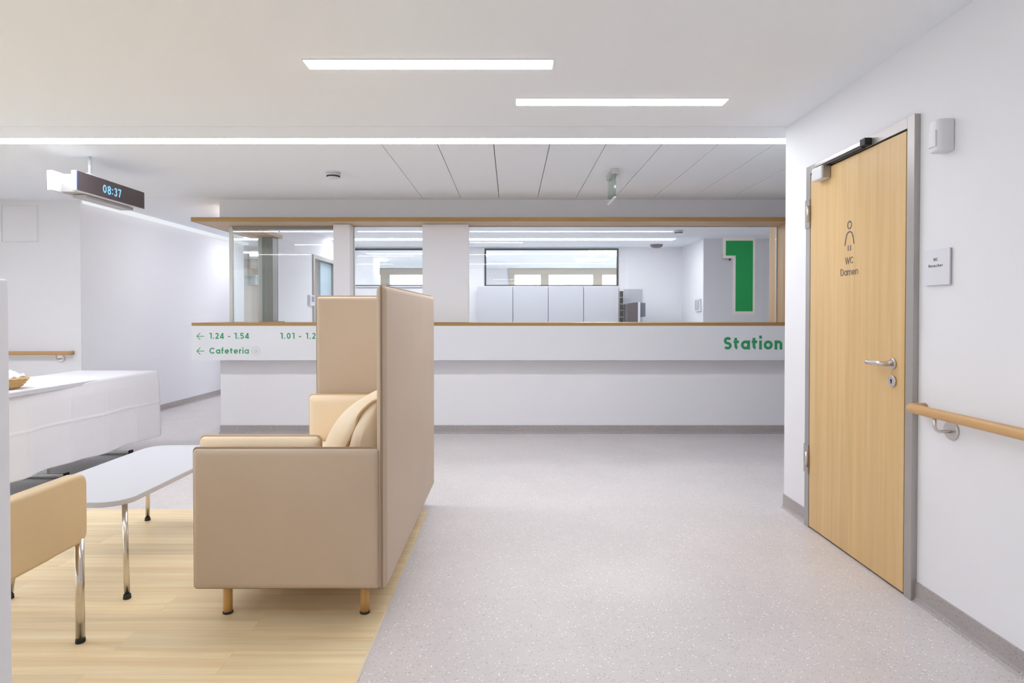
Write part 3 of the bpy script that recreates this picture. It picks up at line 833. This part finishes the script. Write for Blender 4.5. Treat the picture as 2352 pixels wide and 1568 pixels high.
props(o, 'low white sideboard under the dark coffee machine', 'sideboard')
t = thing('coffee_machine', (2.1, 10.3, 1.09), 'dark office coffee machine with grey screen on the white sideboard', 'coffee machine')
mbm = MB(); prof = [(1.93, 1.0905), (1.93, 1.42), (1.97, 1.435), (2.05, 1.448), (2.10, 1.45), (2.10, 1.0905)]
mbm.prism(prof, (0, 10.5, 0), (1, 0, 0), (0, 0, 1), (0, -1, 0), 0.4)
obj('body', mbm, 'machine', t)
obj('front_strip', MB().box(2.101, 2.135, 10.08, 10.5, 1.0905, 1.452), 'white', t)
s = obj('screen', MB().prism([(2.136, 1.20), (2.136, 1.448), (2.235, 1.44), (2.235, 1.215)], (0, 10.2, 0), (1, 0, 0), (0, 0, 1), (0, -1, 0), 0.06), 'machscreen', t)
o = obj('splash_panel', MB().box(1.96, 2.33, 10.86, 10.895, 1.0, 1.70), 'cab')
props(o, 'plain white wall panel behind the office coffee machine', 'panel')
t = thing('wall_intercom', (3.04, 9.87, 1.30), 'slim white wall device at the edge of the projecting office wall', 'wall device')
obj('case', MB().box(3.015, 3.049, 9.76, 10.02, 1.30, 1.50), 'white', t, bevel=0.004)
obj('inset', MB().box(3.008, 3.014, 9.80, 9.86, 1.32, 1.48).box(3.008, 3.014, 9.92, 9.98, 1.32, 1.48), 'greybox', t)
t = thing('door_contact', (3.41, 9.66, 2.13), 'small grey box on the projecting wall half behind the green number', 'wall box')
obj('case', MB().box(3.345, 3.45, 9.62, 9.679, 2.13, 2.215), 'greybox', t, bevel=0.004)
obj('end_cap', MB().box(3.4505, 3.468, 9.63, 9.679, 2.10, 2.20), 'machine', t)
o = obj('dome_camera', MB().lathe((2.50, 10.5, CZ), [(0.105, -0.001), (0.105, -0.015), (0.095, -0.035), (0.06, -0.055), (0.0001, -0.062)]), 'machine')
props(o, 'dark dome on the office ceiling near the back corner', 'dome camera')

def detector(x, y, lb):
    t = thing('smoke_detector', (x, y, CZ), lb, 'smoke detector', 'smoke detectors')
    obj('mount', MB().lathe((x, y, CZ), [(0.062, -0.0005), (0.062, -0.012)]), 'white', t)
    obj('sensor_head', MB().lathe((x, y, CZ), [(0.056, -0.0125), (0.056, -0.034), (0.048, -0.046), (0.03, -0.050), (0.0001, -0.051)]), 'white', t)
    obj('vent_slot', MB().lathe((x, y, CZ), [(0.0568, -0.030), (0.0572, -0.034), (0.052, -0.042), (0.051, -0.042)]), 'dark', t)
detector(-1.504, 5.17, 'round white smoke detector on the lobby ceiling boards')
detector(2.39, 8.72, 'round white smoke detector on the office ceiling')

# ------------------------------------------------------------------ hanging clock display
t = thing('hanging_clock', (-3.21, 4.77, CZ), 'long double-sided hanging clock display showing 08:37 in blue', 'clock')
y0, y1, z0, z1 = 4.367, 5.168, 2.138, 2.281
obj('housing', MB().box(-3.145, -3.104, y0, y1, z0, z1), 'white', t, bevel=0.004)
obj('housing', MB().box(-3.318, -3.277, y0, y1, z0, z1), 'white', t, bevel=0.004)
obj('core', MB().box(-3.277, -3.145, y0+0.09, y1-0.09, z0+0.008, z1-0.008), 'greybox', t)
obj('bottom_rail', MB().box(-3.262, -3.160, y0+0.18, y1-0.06, z0-0.02, z0+0.003), 'greybox', t)
sc_ = obj('display', MB().box(-3.1035, -3.0995, y0+0.006, y1-0.004, z0+0.003, z1-0.003), 'screen', t)
obj('display', MB().box(-3.3225, -3.3185, y0+0.006, y1-0.004, z0+0.003, z1-0.003), 'screen', t)
obj('blue_edge', MB().box(-3.1035, -3.099, y0, y0+0.0055, z0+0.003, z1-0.003), 'bluedge', t)
mb = MB()
text(mb, '08:37', (-3.0990, 4.64, 2.176), (0, 1, 0), (0, 0, 1), (1, 0, 0), 0.062, 0.16, width=0.215)
obj('digits', mb, 'digits', sc_, label='glowing blue 08:37')
obj('suspension_plate', MB().box(-3.27, -3.15, 4.55, 4.78, z1-0.003, z1+0.022), 'white', t, bevel=0.003)
obj('stem', MB().cyl((-3.21, 4.66, z1+0.02), (-3.21, 4.66, CZ), 0.011), 'white', t)

# exit sign plate seen edge-on
t = thing('exit_sign', (0.86, 5.15, CZ), 'ceiling exit sign with green-edged glass plate seen edge-on', 'exit sign')
obj('housing', MB().box(0.825, 0.885, 5.02, 5.30, CZ-0.045, CZ-0.0005), 'alu', t, bevel=0.003)
obj('glass_plate', MB().box(0.843, 0.857, 5.00, 5.34, CZ-0.235, CZ-0.0455), 'greenglass', t)
obj('edge_strip', MB().box(0.841, 0.859, 5.00, 5.34, CZ-0.243, CZ-0.2355), 'whitevinyl', t)

# ------------------------------------------------------------------ toilet door with frame and furniture
t = thing('door_1', (XR, 3.13, 0), 'oak toilet door in grey metal frame in the white wall', 'door', None, 'structure')
FX = XR - 0.026
fr = MB()
Y0, Y1, ZT = 2.645, 3.614, 2.118
jw = 0.050
fr.box(FX, XR+0.12, Y0, Y0+jw, 0, ZT).box(FX, XR+0.12, Y1-jw, Y1, 0, ZT).box(FX, XR+0.12, Y0+jw, Y1-jw, ZT-jw, ZT)
obj('frame', fr, 'frame', t, bevel=0.002)
obj('gap_seal', MB().box(FX+0.012, XR+0.118, Y0+jw, Y1-jw, 0.0, ZT-jw), 'dark', t)
LY0, LY1, LZ = Y0+jw+0.008, Y1-jw-0.004, ZT-jw-0.008
leaf = obj('door_leaf', MB().box(FX+0.002, FX+0.0115, LY0, LY1, 0.010, LZ), 'doorwood', t, bevel=0.0015)
def on_leaf(x):
    return x
# pictogram and lettering: seen from the lobby the reading direction runs towards the viewer (-Y)
Ul, Vl, Nl = (0, -1, 0), (0, 0, 1), (-1, 0, 0)
xo = FX + 0.0015
yc = 3.150
mb = MB()
O = (xo, yc, 0)
ribbon(mb, arc(0, 1.711, 0.018, 0.0185, 0, 360, 28), 0.0068, O, Ul, Vl, Nl, 0.001)
ribbon(mb, [(-0.043, 1.609)] + [(-0.031, 1.652)] + arc(0, 1.652, 0.029, 0.024, 180, 0, 16) + [(0.031, 1.652), (0.043, 1.609)], 0.0068, O, Ul, Vl, Nl, 0.001)
for dx in (-0.011, 0.011):
    ribbon(mb, [(dx, 1.607), (dx, 1.578)], 0.0068, O, Ul, Vl, Nl, 0.001)
text(mb, 'WC', (xo, yc, 1.512), Ul, Vl, Nl, 0.034, 0.11, track=0.10, t=0.001, align='C')
text(mb, 'Damen', (xo, yc, 1.452), Ul, Vl, Nl, 0.037, 0.11, width=0.162, t=0.001, align='C')
obj('pictogram', mb, 'greytext', leaf, label='thin grey woman symbol with WC Damen')
# lever handle
hy, hz = 2.783, 1.025
lev = MB()
lev.lathe((FX+0.002, hy, hz), [(0.026, 0.0), (0.026, -0.007), (0.024, -0.009)], 'X')
hd = obj('rosette', lev, 'steel', leaf)
pts = [(FX-0.006, hy, hz), (FX-0.035, hy, hz)]
for k in range(9):
    a = radians(90*k/8)
    pts.append((FX-0.035-0.02*sin(a), hy+0.02*(1-cos(a)), hz))
pts += [(FX-0.055, hy+0.06, hz), (FX-0.054, hy+0.105, hz), (FX-0.048, hy+0.128, hz)]
obj('lever', MB().tube(pts, [0.0115]*len(pts[:-1]) + [0.008], 16), 'steel', hd)
es = obj('key_rosette', MB().lathe((FX+0.002, hy, 0.945), [(0.026, 0.0), (0.026, -0.007), (0.024, -0.009)], 'X'), 'steel', leaf)
obj('keyhole', MB().lathe((FX-0.007, hy, 0.949), [(0.0055, 0.0), (0.0055, -0.0012)], 'X').box(FX-0.0082, FX-0.007, hy-0.0025, hy+0.0025, 0.934, 0.949), 'black', es)
# hinges
for zc in (1.838, 0.402):
    hg = obj('hinge', MB().box(FX-0.006, FX-0.0005, Y1-jw-0.004, Y1-0.002, zc-0.083, zc+0.083), 'frame', t)
    obj('knuckle', MB().cyl((FX-0.012, Y1-jw, zc-0.045), (FX-0.012, Y1-jw, zc+0.045), 0.008), 'steel', hg)
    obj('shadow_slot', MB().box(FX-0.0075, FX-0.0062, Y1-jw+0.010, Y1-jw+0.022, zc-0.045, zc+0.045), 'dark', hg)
# overhead closer
bk = obj('closer_body', MB().box(FX-0.048, FX+0.0015, 3.345, 3.455, 1.995, 2.068), 'white', t, bevel=0.008, seg=3)
obj('closer_cap', MB().box(FX-0.040, FX-0.002, 3.338, 3.3445, 2.0, 2.064), 'frame', bk)
obj('guide_rail', MB().box(FX-0.030, FX-0.0005, 3.00, 3.45, 2.078, 2.098), 'steel', t, bevel=0.002)
obj('guide_channel', MB().box(FX-0.026, FX-0.006, 3.00, 3.45, 2.066, 2.0775), 'dark', t)
obj('rail_end', MB().box(FX-0.036, FX-0.001, 2.955, 2.999, 2.070, 2.104), 'black', t, bevel=0.002)

# ------------------------------------------------------------------ items on the right wall
t = thing('motion_sensor', (XR, 2.53, 1.905), 'white rounded wall sensor high beside the toilet door frame', 'sensor')
ms = MB(); pr = [(2.440, 0.0), (2.440, 0.030), (2.444, 0.046), (2.452, 0.057), (2.466, 0.062), (2.500, 0.060), (2.509, 0.052), (2.512, 0.0)]
ms.prism(pr, (XR, 0, 1.906), (0, 1, 0), (-1, 0, 0), (0, 0, 1), 0.128)
obj('case', ms, 'white', t, bevel=0.006, seg=3)
obj('lens', MB().prism([(2.458, 0.055), (2.458, 0.066), (2.485, 0.069), (2.506, 0.062), (2.506, 0.05)], (XR, 0, 1.926), (0, 1, 0), (-1, 0, 0), (0, 0, 1), 0.066), 'white', t, bevel=0.002)

t = thing('door_sign', (XR, 2.524, 1.372), 'small square grey-white room sign reading WC Besucher beside the door', 'sign')
obj('backing', MB().box(XR-0.007, XR-0.0005, 2.449, 2.599, 1.372, 1.518), 'greybox', t)
pt_ = obj('sign_plate', MB().box(XR-0.012, XR-0.0075, 2.448, 2.600, 1.371, 1.519), mat('sign_paper', rgb(226, 226, 234), rough=0.3), t)
mb = MB(); xs_ = XR-0.0125
text(mb, 'WC', (xs_, 2.527, 1.471), Ul, Vl, Nl, 0.012, 0.17, track=0.1, t=0.0006, align='C')
text(mb, 'Besucher', (xs_, 2.527, 1.446), Ul, Vl, Nl, 0.012, 0.17, width=0.083, t=0.0006, align='C')
obj('lettering', mb, 'greytext', pt_, label='small grey WC Besucher')

def handrail(name, lb, axis_pts, wood, rad, brackets, wallpts):
    t = thing(name, axis_pts[len(axis_pts)//2], lb, 'handrail')
    obj('rail', MB().tube(axis_pts, rad, 20), wood, t)
    for pts, c, ax in brackets:
        b = obj('bracket', MB().tube(pts, 0.0065, 12), 'steel', t)
        sgn = -1
        obj('rosette', MB().lathe(c, [(0.040, -0.0005), (0.040, -0.006), (0.037, -0.009)], ax), 'steel', b)
    return t
rx = 1.700; rz = 0.852
pts = [(XR-0.002, 2.600, rz)]
for k in range(9):
    a = radians(90*k/8)
    pts.append((rx + 0.028 - 0.028*sin(a), 2.600 - 0.028*(1-cos(a)), rz))
pts += [(rx, 2.3, rz), (rx, 1.5, rz), (rx, 0.5, rz), (rx, -1.0, rz)]
br = []
for y in (2.44, 1.3, 0.2):
    p = [(XR-0.004, y, 0.780), (rx+0.022, y, 0.780)]
    for k in range(1, 7):
        a = radians(90*k/6)
        p.append((rx+0.022-0.022*sin(a), y, 0.780+0.022*(1-cos(a))))
    p.append((rx, y, rz-0.018))
    br.append((p, (XR, y, 0.785), 'X'))
handrail('handrail', 'round beech handrail on the white wall beside the toilet door', pts, 'railwood', 0.0205, br, None)
yy = YR - 0.075; rz = 0.848
pts = [(-6.3, yy, rz), (-5.4, yy, rz), (-4.66, yy, rz)]
for k in range(7):
    a = radians(90*k/6)
    pts.append((-4.630+0.03*sin(a), yy+0.03*(1-cos(a)), rz))
pts.append((-4.600, YR-0.002, rz))
br = []
for x in (-4.72, -5.7):
    p = [(x, YR-0.004, 0.785), (x, yy+0.02, 0.785)]
    for k in range(1, 7):
        a = radians(90*k/6)
        p.append((x, yy+0.02-0.02*sin(a), 0.785+0.02*(1-cos(a))))
    p.append((x, yy, rz-0.016))
    br.append((p, (x, YR, 0.788), 'Y'))
handrail('handrail', 'short beech handrail on the far wall above the buffet table', pts, 'railwoodx', 0.0205, br, None)

# ------------------------------------------------------------------ high-back sofa
t = thing('high_back_sofa', (-0.91, 3.25, 0.003), 'taupe leather high-back sofa with tan cushions on the oak floor', 'sofa')
X0, X1 = -1.292, -0.535
ZB, ZA, ZT2 = 0.134, 0.704, 1.366
def slab(name, O, U, V, N, w, h, th, m, pm, pr=0.0048, r=0.012, bulge=0.006, seed=0, wob=0.0):
    e = th*0.46
    s = obj(name, upholstered(O, U, V, N, w, h, th, r=r, bulge=bulge, edge=e, seed=seed, wob=wob, soft=True), m, t)
    ring = piping(O, U, V, N, w+0.003, h+0.003, 0.0, r=r)
    obj('piping', MB().tube(ring, pr, 8, closed=True), pm, s)
    return s
# near arm, far wing, back
slab('armrest', ((X0+X1)/2, 2.480, (ZB+ZA)/2), (1, 0, 0), (0, 0, 1), (0, -1, 0), X1-X0, ZA-ZB, 0.056, 'leather', 'pipe', wob=0.002, seed=1, bulge=0.008)
slab('backrest', (-0.526, 3.232, (ZB+ZT2)/2), (0, 1, 0), (0, 0, 1), (1, 0, 0), 1.535, ZT2-ZB, 0.042, 'leather', 'pipe', bulge=0.004, seed=2)
slab('side_wing', ((X0+0.028-0.55)/2, 3.972, (ZB+ZT2)/2), (1, 0, 0), (0, 0, 1), (0, -1, 0), -0.55-(X0+0.028), ZT2-ZB, 0.056, 'leather', 'pipe', bulge=0.006, seed=3)
# seat deck, cushions
obj('seat_base', MB().box(X0+0.012, -0.552, 2.526, 3.938, ZB+0.004, 0.30), 'leather', t, bevel=0.01)
slab('seat_cushion', ((X0-0.555)/2, 3.230, 0.376), (1, 0, 0), (0, 1, 0), (0, 0, 1), 0.730, 1.400, 0.145, 'tan', 'tanpipe', bulge=0.014, r=0.02, seed=4)
slab('arm_cushion', (-1.055, 2.565, 0.598), (1, 0, 0), (0, 0, 1), (0, -1, 0), 0.505, 0.278, 0.080, 'tan', 'tanpipe', bulge=0.010, r=0.02, seed=5)
slab('arm_cushion', (-1.025, 3.880, 0.590), (1, 0, 0), (0, 0, 1), (0, -1, 0), 0.515, 0.296, 0.100, 'tan', 'tanpipe', bulge=0.012, r=0.02, seed=6)
# plump back cushion with pinched, piped ends
def back_cushion():
    endp = [(-0.700, 0.462), (-0.735, 0.50), (-0.733, 0.58), (-0.722, 0.66), (-0.700, 0.745), (-0.672, 0.800), (-0.630, 0.845), (-0.590, 0.872), (-0.562, 0.872), (-0.556, 0.70), (-0.556, 0.462)]
    midp = [(-0.930, 0.462), (-0.972, 0.52), (-0.955, 0.60), (-0.915, 0.68), (-0.868, 0.745), (-0.815, 0.795), (-0.745, 0.835), (-0.660, 0.868), (-0.575, 0.880), (-0.556, 0.70), (-0.556, 0.462)]
    ys = [2.660, 2.664, 2.680, 2.72, 2.80, 2.92, 3.08, 3.25, 3.42, 3.56, 3.66, 3.74, 3.78, 3.796, 3.80]
    ws = [0.0, 0.10, 0.22, 0.40, 0.62, 0.82, 0.96, 1.0, 0.96, 0.84, 0.66, 0.42, 0.22, 0.10, 0.0]
    vs = []; n = len(endp); fs = []
    for y, w in zip(ys, ws):
        for i, (a, b) in enumerate(zip(endp, midp)):
            x = a[0]*(1-w) + b[0]*w; z = a[1]*(1-w) + b[1]*w
            cr = 0.010*noise.noise(Vector((x*9, y*7, z*11))) if i < 9 else 0
            vs.append((x + cr, y, z + cr*0.6))
    for k in range(len(ys)-1):
        for i in range(n):
            j = (i+1) % n
            fs.append((k*n+i, k*n+j, (k+1)*n+j, (k+1)*n+i))
    mb = MB(); mb.add(vs, fs, True)
    # bulging end gussets
    for k, sg in ((0, -1), (len(ys)-1, 1)):
        ring = [Vector(vs[k*n+i]) for i in range(n)]
        c = sum(ring, Vector())/n
        lay = [ring]
        for s_, d in ((0.95, -0.008), (0.82, 0.016), (0.58, 0.036), (0.3, 0.046)):
            lay.append([c + (p-c)*s_ + Vector((0, sg*(d + 0.012*noise.noise(p*9)), 0)) for p in ring])
        vv = [p for l in lay for p in l] + [c + Vector((0, sg*0.048, 0))]
        ff = []
        for a in range(len(lay)-1):
            for i in range(n):
                j = (i+1) % n
                ff.append((a*n+i, a*n+j, (a+1)*n+j, (a+1)*n+i))
        for i in range(n):
            ff.append(((len(lay)-1)*n+i, (len(lay)-1)*n+(i+1) % n, len(vv)-1))
        mb.add(vv, ff, True)
    s = obj('back_cushion', mb, 'tan', t)
    sub = s.modifiers.new('sub', 'SUBSURF'); sub.levels = 2; sub.render_levels = 2
    for y in (2.655, 3.805):
        pm = MB()
        prof = [Vector((p[0]-0.003, y, p[1]+0.002)) for p in endp[1:9]]
        prof[3] += Vector((0.020, 0, 0.004))   # pinch where the seam folds
        prof[4] += Vector((0.008, 0, 0.004))
        # smooth polyline
        sm = []
        for i in range(len(prof)-1):
            p_1 = prof[max(i-1, 0)]; p0_ = prof[i]; p1_ = prof[i+1]; p2_ = prof[min(i+2, len(prof)-1)]
            for q in range(5):
                u = q/5
                sm.append(0.5*((2*p0_) + (-p_1+p1_)*u + (2*p_1-5*p0_+4*p1_-p2_)*u*u + (-p_1+3*p0_-3*p1_+p2_)*u**3))
        sm.append(prof[-1])
        pm.tube(sm, 0.006, 8)
        obj('piping', pm, 'tanpipe', s)
back_cushion()
for x in (-1.185, -0.612):
    for y in (2.535, 3.90):
        l = obj('leg', MB().lathe((x, y, 0), [(0.0185, 0.012), (0.0185, 0.140)], 'Z', 24), 'legwood', t)
        obj('glide', MB().lathe((x, y, 0), [(0.019, 0.003), (0.021, 0.004), (0.021, 0.010), (0.0185, 0.012)], 'Z', 24), 'black', l)

# ------------------------------------------------------------------ armchair with its back to the sofa
t = thing('armchair', (-1.9, 1.95, 0.003), 'camel leather armchair with chrome tube legs at the left border', 'armchair')
up = upholstered((-1.660, 1.930, 0.512), (0, 1, 0), (0, 0, 1), (1, 0, 0.04), 0.81, 0.262, 0.066, r=0.035, bulge=0.004, edge=0.013, seed=8, soft=True)
obj('backrest', up, 'chairtan', t)
obj('seat', upholstered((-1.99, 1.93, 0.385), (1, 0, 0), (0, 1, 0), (0, 0, 1), 0.60, 0.74, 0.09, r=0.05, bulge=0.010, edge=0.025, seed=9), 'chairtan', t)
for x, y in ((-1.640, 2.305), (-1.640, 1.555), (-2.26, 2.27), (-2.26, 1.59)):
    top = 0.40 if x > -2 else 0.345
    l = obj('leg', MB().cyl((x, y, 0.022), (x, y, top), 0.0155, 20), 'chrome', t)
    obj('glide', MB().lathe((x, y, 0), [(0.0165, 0.003), (0.0175, 0.006), (0.0155, 0.022)], 'Z', 20), 'black', l)
obj('seat_frame', MB().cyl((-2.26, 1.62, 0.335), (-2.26, 2.24, 0.335), 0.010, 12)
    .cyl((-2.25, 1.93, 0.335), (-1.65, 1.93, 0.335), 0.010, 12), 'chrome', t)

# ------------------------------------------------------------------ coffee table
t = thing('coffee_table', (-1.945, 3.18, 0.003), 'white low coffee table with chrome legs between armchair and sofa', 'coffee table')
ring = rounded_rect(0.545, 1.15, 0.11, 8)
mb = MB(); mb.prism(ring, (-1.945, 3.185, 0.418), (1, 0, 0), (0, 1, 0), (0, 0, 1), 0.024)
obj('table_top', mb, 'lam', t, bevel=0.003)
obj('under_frame', MB().box(-2.13, -1.76, 2.76, 2.79, 0.390, 0.4175).box(-2.13, -1.76, 3.57, 3.60, 0.390, 0.4175).box(-1.96, -1.93, 2.79, 3.57, 0.390, 0.4175), 'steel', t)
for sx in (-1, 1):
    for sy in (-1, 1):
        b = Vector((-1.945+sx*0.258, 3.170+sy*0.508, 0.016)); a = Vector((-1.945+sx*0.226, 3.170+sy*0.470, 0.4175))
        l = obj('leg', MB().cyl(b, a, 0.0115, 20), 'chrome', t)
        obj('glide', MB().lathe((b.x, b.y, 0), [(0.0155, 0.003), (0.0165, 0.006), (0.0145, 0.022), (0.012, 0.024)], 'Z', 20), 'black', l)

# ------------------------------------------------------------------ buffet table under a white cloth, basket
t = thing('folding_table', (-3.55, 4.6, 0), 'folding table hidden under the white cloth with chrome floor feet', 'table')
obj('table_top', MB().box(-3.86, -3.22, 3.70, 5.44, 0.715, 0.742), 'lam', t)
for y in (5.46-0.02, 4.65):
    f = obj('foot', MB().box(-3.84, -3.412, y-0.022, y+0.022, 0.006, 0.036), 'chrome', t, bevel=0.004)
    obj('end_cap', MB().box(-3.412, -3.395, y-0.024, y+0.024, 0.0, 0.038), 'black', f, bevel=0.003)
    obj('end_cap', MB().box(-3.857, -3.84, y-0.024, y+0.024, 0.0, 0.038), 'black', f, bevel=0.003)
    obj('leg', MB().box(-3.58, -3.54, y-0.018, y+0.018, 0.030, 0.714), 'steel', t)

def cloth():
    FR, FL, NL, NR = Vector((-3.185, 5.470)), Vector((-3.890, 5.500)), Vector((-3.900, 3.66)), Vector((-3.275, 3.66))
    NS, NE, NV = 130, 50, 70
    def edge(a, b, n):
        return [a + (b-a)*k/n for k in range(n)]
    peri = edge(NR, FR, NS) + edge(FR, FL, NE) + edge(FL, NL, NS) + edge(NL, NR, NE)
    C = (FR+FL+NL+NR)/4
    n = len(peri)
    vs = []; fs = []
    # top: rings shrinking to the centre line
    tops = [1.0, 0.985, 0.93, 0.7, 0.35]
    for s in reversed(tops):
        for p in peri:
            q = C + (p-C)*s
            z = 0.7455 if s < 0.95 else (0.7445 if s < 0.99 else 0.740)
            vs.append((q.x, q.y, z))
    nt = len(tops)
    # skirt
    out = []
    for i in range(n):
        a, b = peri[i-1], peri[(i+1) % n]
        d = (b-a).normalized(); out.append(Vector((d.y, -d.x)))
    for j in range(1, NV+1):
        v = j/NV
        for i, p in enumerate(peri):
            s_ = i/n
            hem = 0.165 + 0.012*noise.noise(Vector((p.x*3, p.y*3, 2))) + 0.006*sin(p.y*9)
            z = 0.738 - (0.738-hem)*v
            fold = 0.016*v*noise.noise(Vector((p.x*4.5, p.y*4.5, 0.3*v))) + 0.008*v*sin(p.y*17 + p.x*13)
            crease = 0.005*math.exp(-((v-0.47)/0.012)**2)
            vc = 0.005*max(0, 1-abs(((p.y-3.9) % 0.36)-0.18)/0.016)*min(1, v*3)
            o_ = out[i]*(0.006 + 0.012*min(1, v*6) + fold + crease + vc)
            q = p + o_
            vs.append((q.x, q.y, z))
    rows = nt + NV
    for r_ in range(rows-1):
        for i in range(n):
            k = (i+1) % n
            fs.append((r_*n+i, r_*n+k, (r_+1)*n+k, (r_+1)*n+i))
    fs.append(tuple(range(n)))
    mb = MB(); mb.add(vs, fs, True)
    o = obj('tablecloth', mb, 'cloth')
    props(o, 'long white tablecloth draped over the buffet table almost to the floor', 'tablecloth')
    sl = o.modifiers.new('thick', 'SOLIDIFY'); sl.thickness = 0.0015; sl.offset = 1
cloth()

bx, by, bz = -3.412, 4.09, 0.7475
t = thing('bread_basket', (bx, by, bz), 'small wicker basket with white napkin on the white tablecloth', 'basket')
bw = MB()
prof = [(0.0001, 0.004), (0.085, 0.004), (0.10, 0.02), (0.128, 0.055), (0.135, 0.070), (0.128, 0.070), (0.118, 0.056), (0.092, 0.022), (0.08, 0.012), (0.0001, 0.012)]
bw.lathe((bx, by, bz), prof, 'Z', 36)
obj('bowl', bw, 'wicker', t)
rim = MB(); ring_ = []
for k in range(72):
    a = 2*pi*k/72
    ring_.append((bx + (0.134)*cos(a), by + 0.134*sin(a), bz + 0.070 + 0.003*sin(k*pi/2)))
rim.tube(ring_, 0.006, 8, closed=True)
for zz, rr in ((0.022, 0.1035), (0.038, 0.117), (0.054, 0.129)):
    rim.tube([(bx+rr*cos(2*pi*k/72), by+rr*sin(2*pi*k/72), bz+zz+0.002*sin(k*pi/3)) for k in range(72)], 0.004, 6, closed=True)
obj('woven_rim', rim, 'wicker', t)
nk = MB(); NG = 22; vs = []; fs = []
for i in range(NG+1):
    for j in range(NG+1):
        u, v = i/NG*2-1, j/NG*2-1
        x, y = u*0.118, v*0.118
        d = min(1, math.hypot(x, y)/0.14)
        z = 0.074 + 0.034*(1-d*d) + 0.030*noise.noise(Vector((x*22, y*22, 4))) + 0.012*noise.noise(Vector((x*50, y*50, 1)))
        k = min(1, 0.112/max(1e-6, math.hypot(x, y)))
        vs.append((bx+x*k, by+y*k, bz+max(0.04, z)))
for i in range(NG):
    for j in range(NG):
        a = i*(NG+1)+j
        fs.append((a, a+1, a+NG+2, a+NG+1))
nk.add(vs, fs, True)
o = obj('napkin', nk, 'napkin')
props(o, 'crumpled white napkin lying in the small wicker basket', 'napkin')
sl = o.modifiers.new('thick', 'SOLIDIFY'); sl.thickness = 0.002
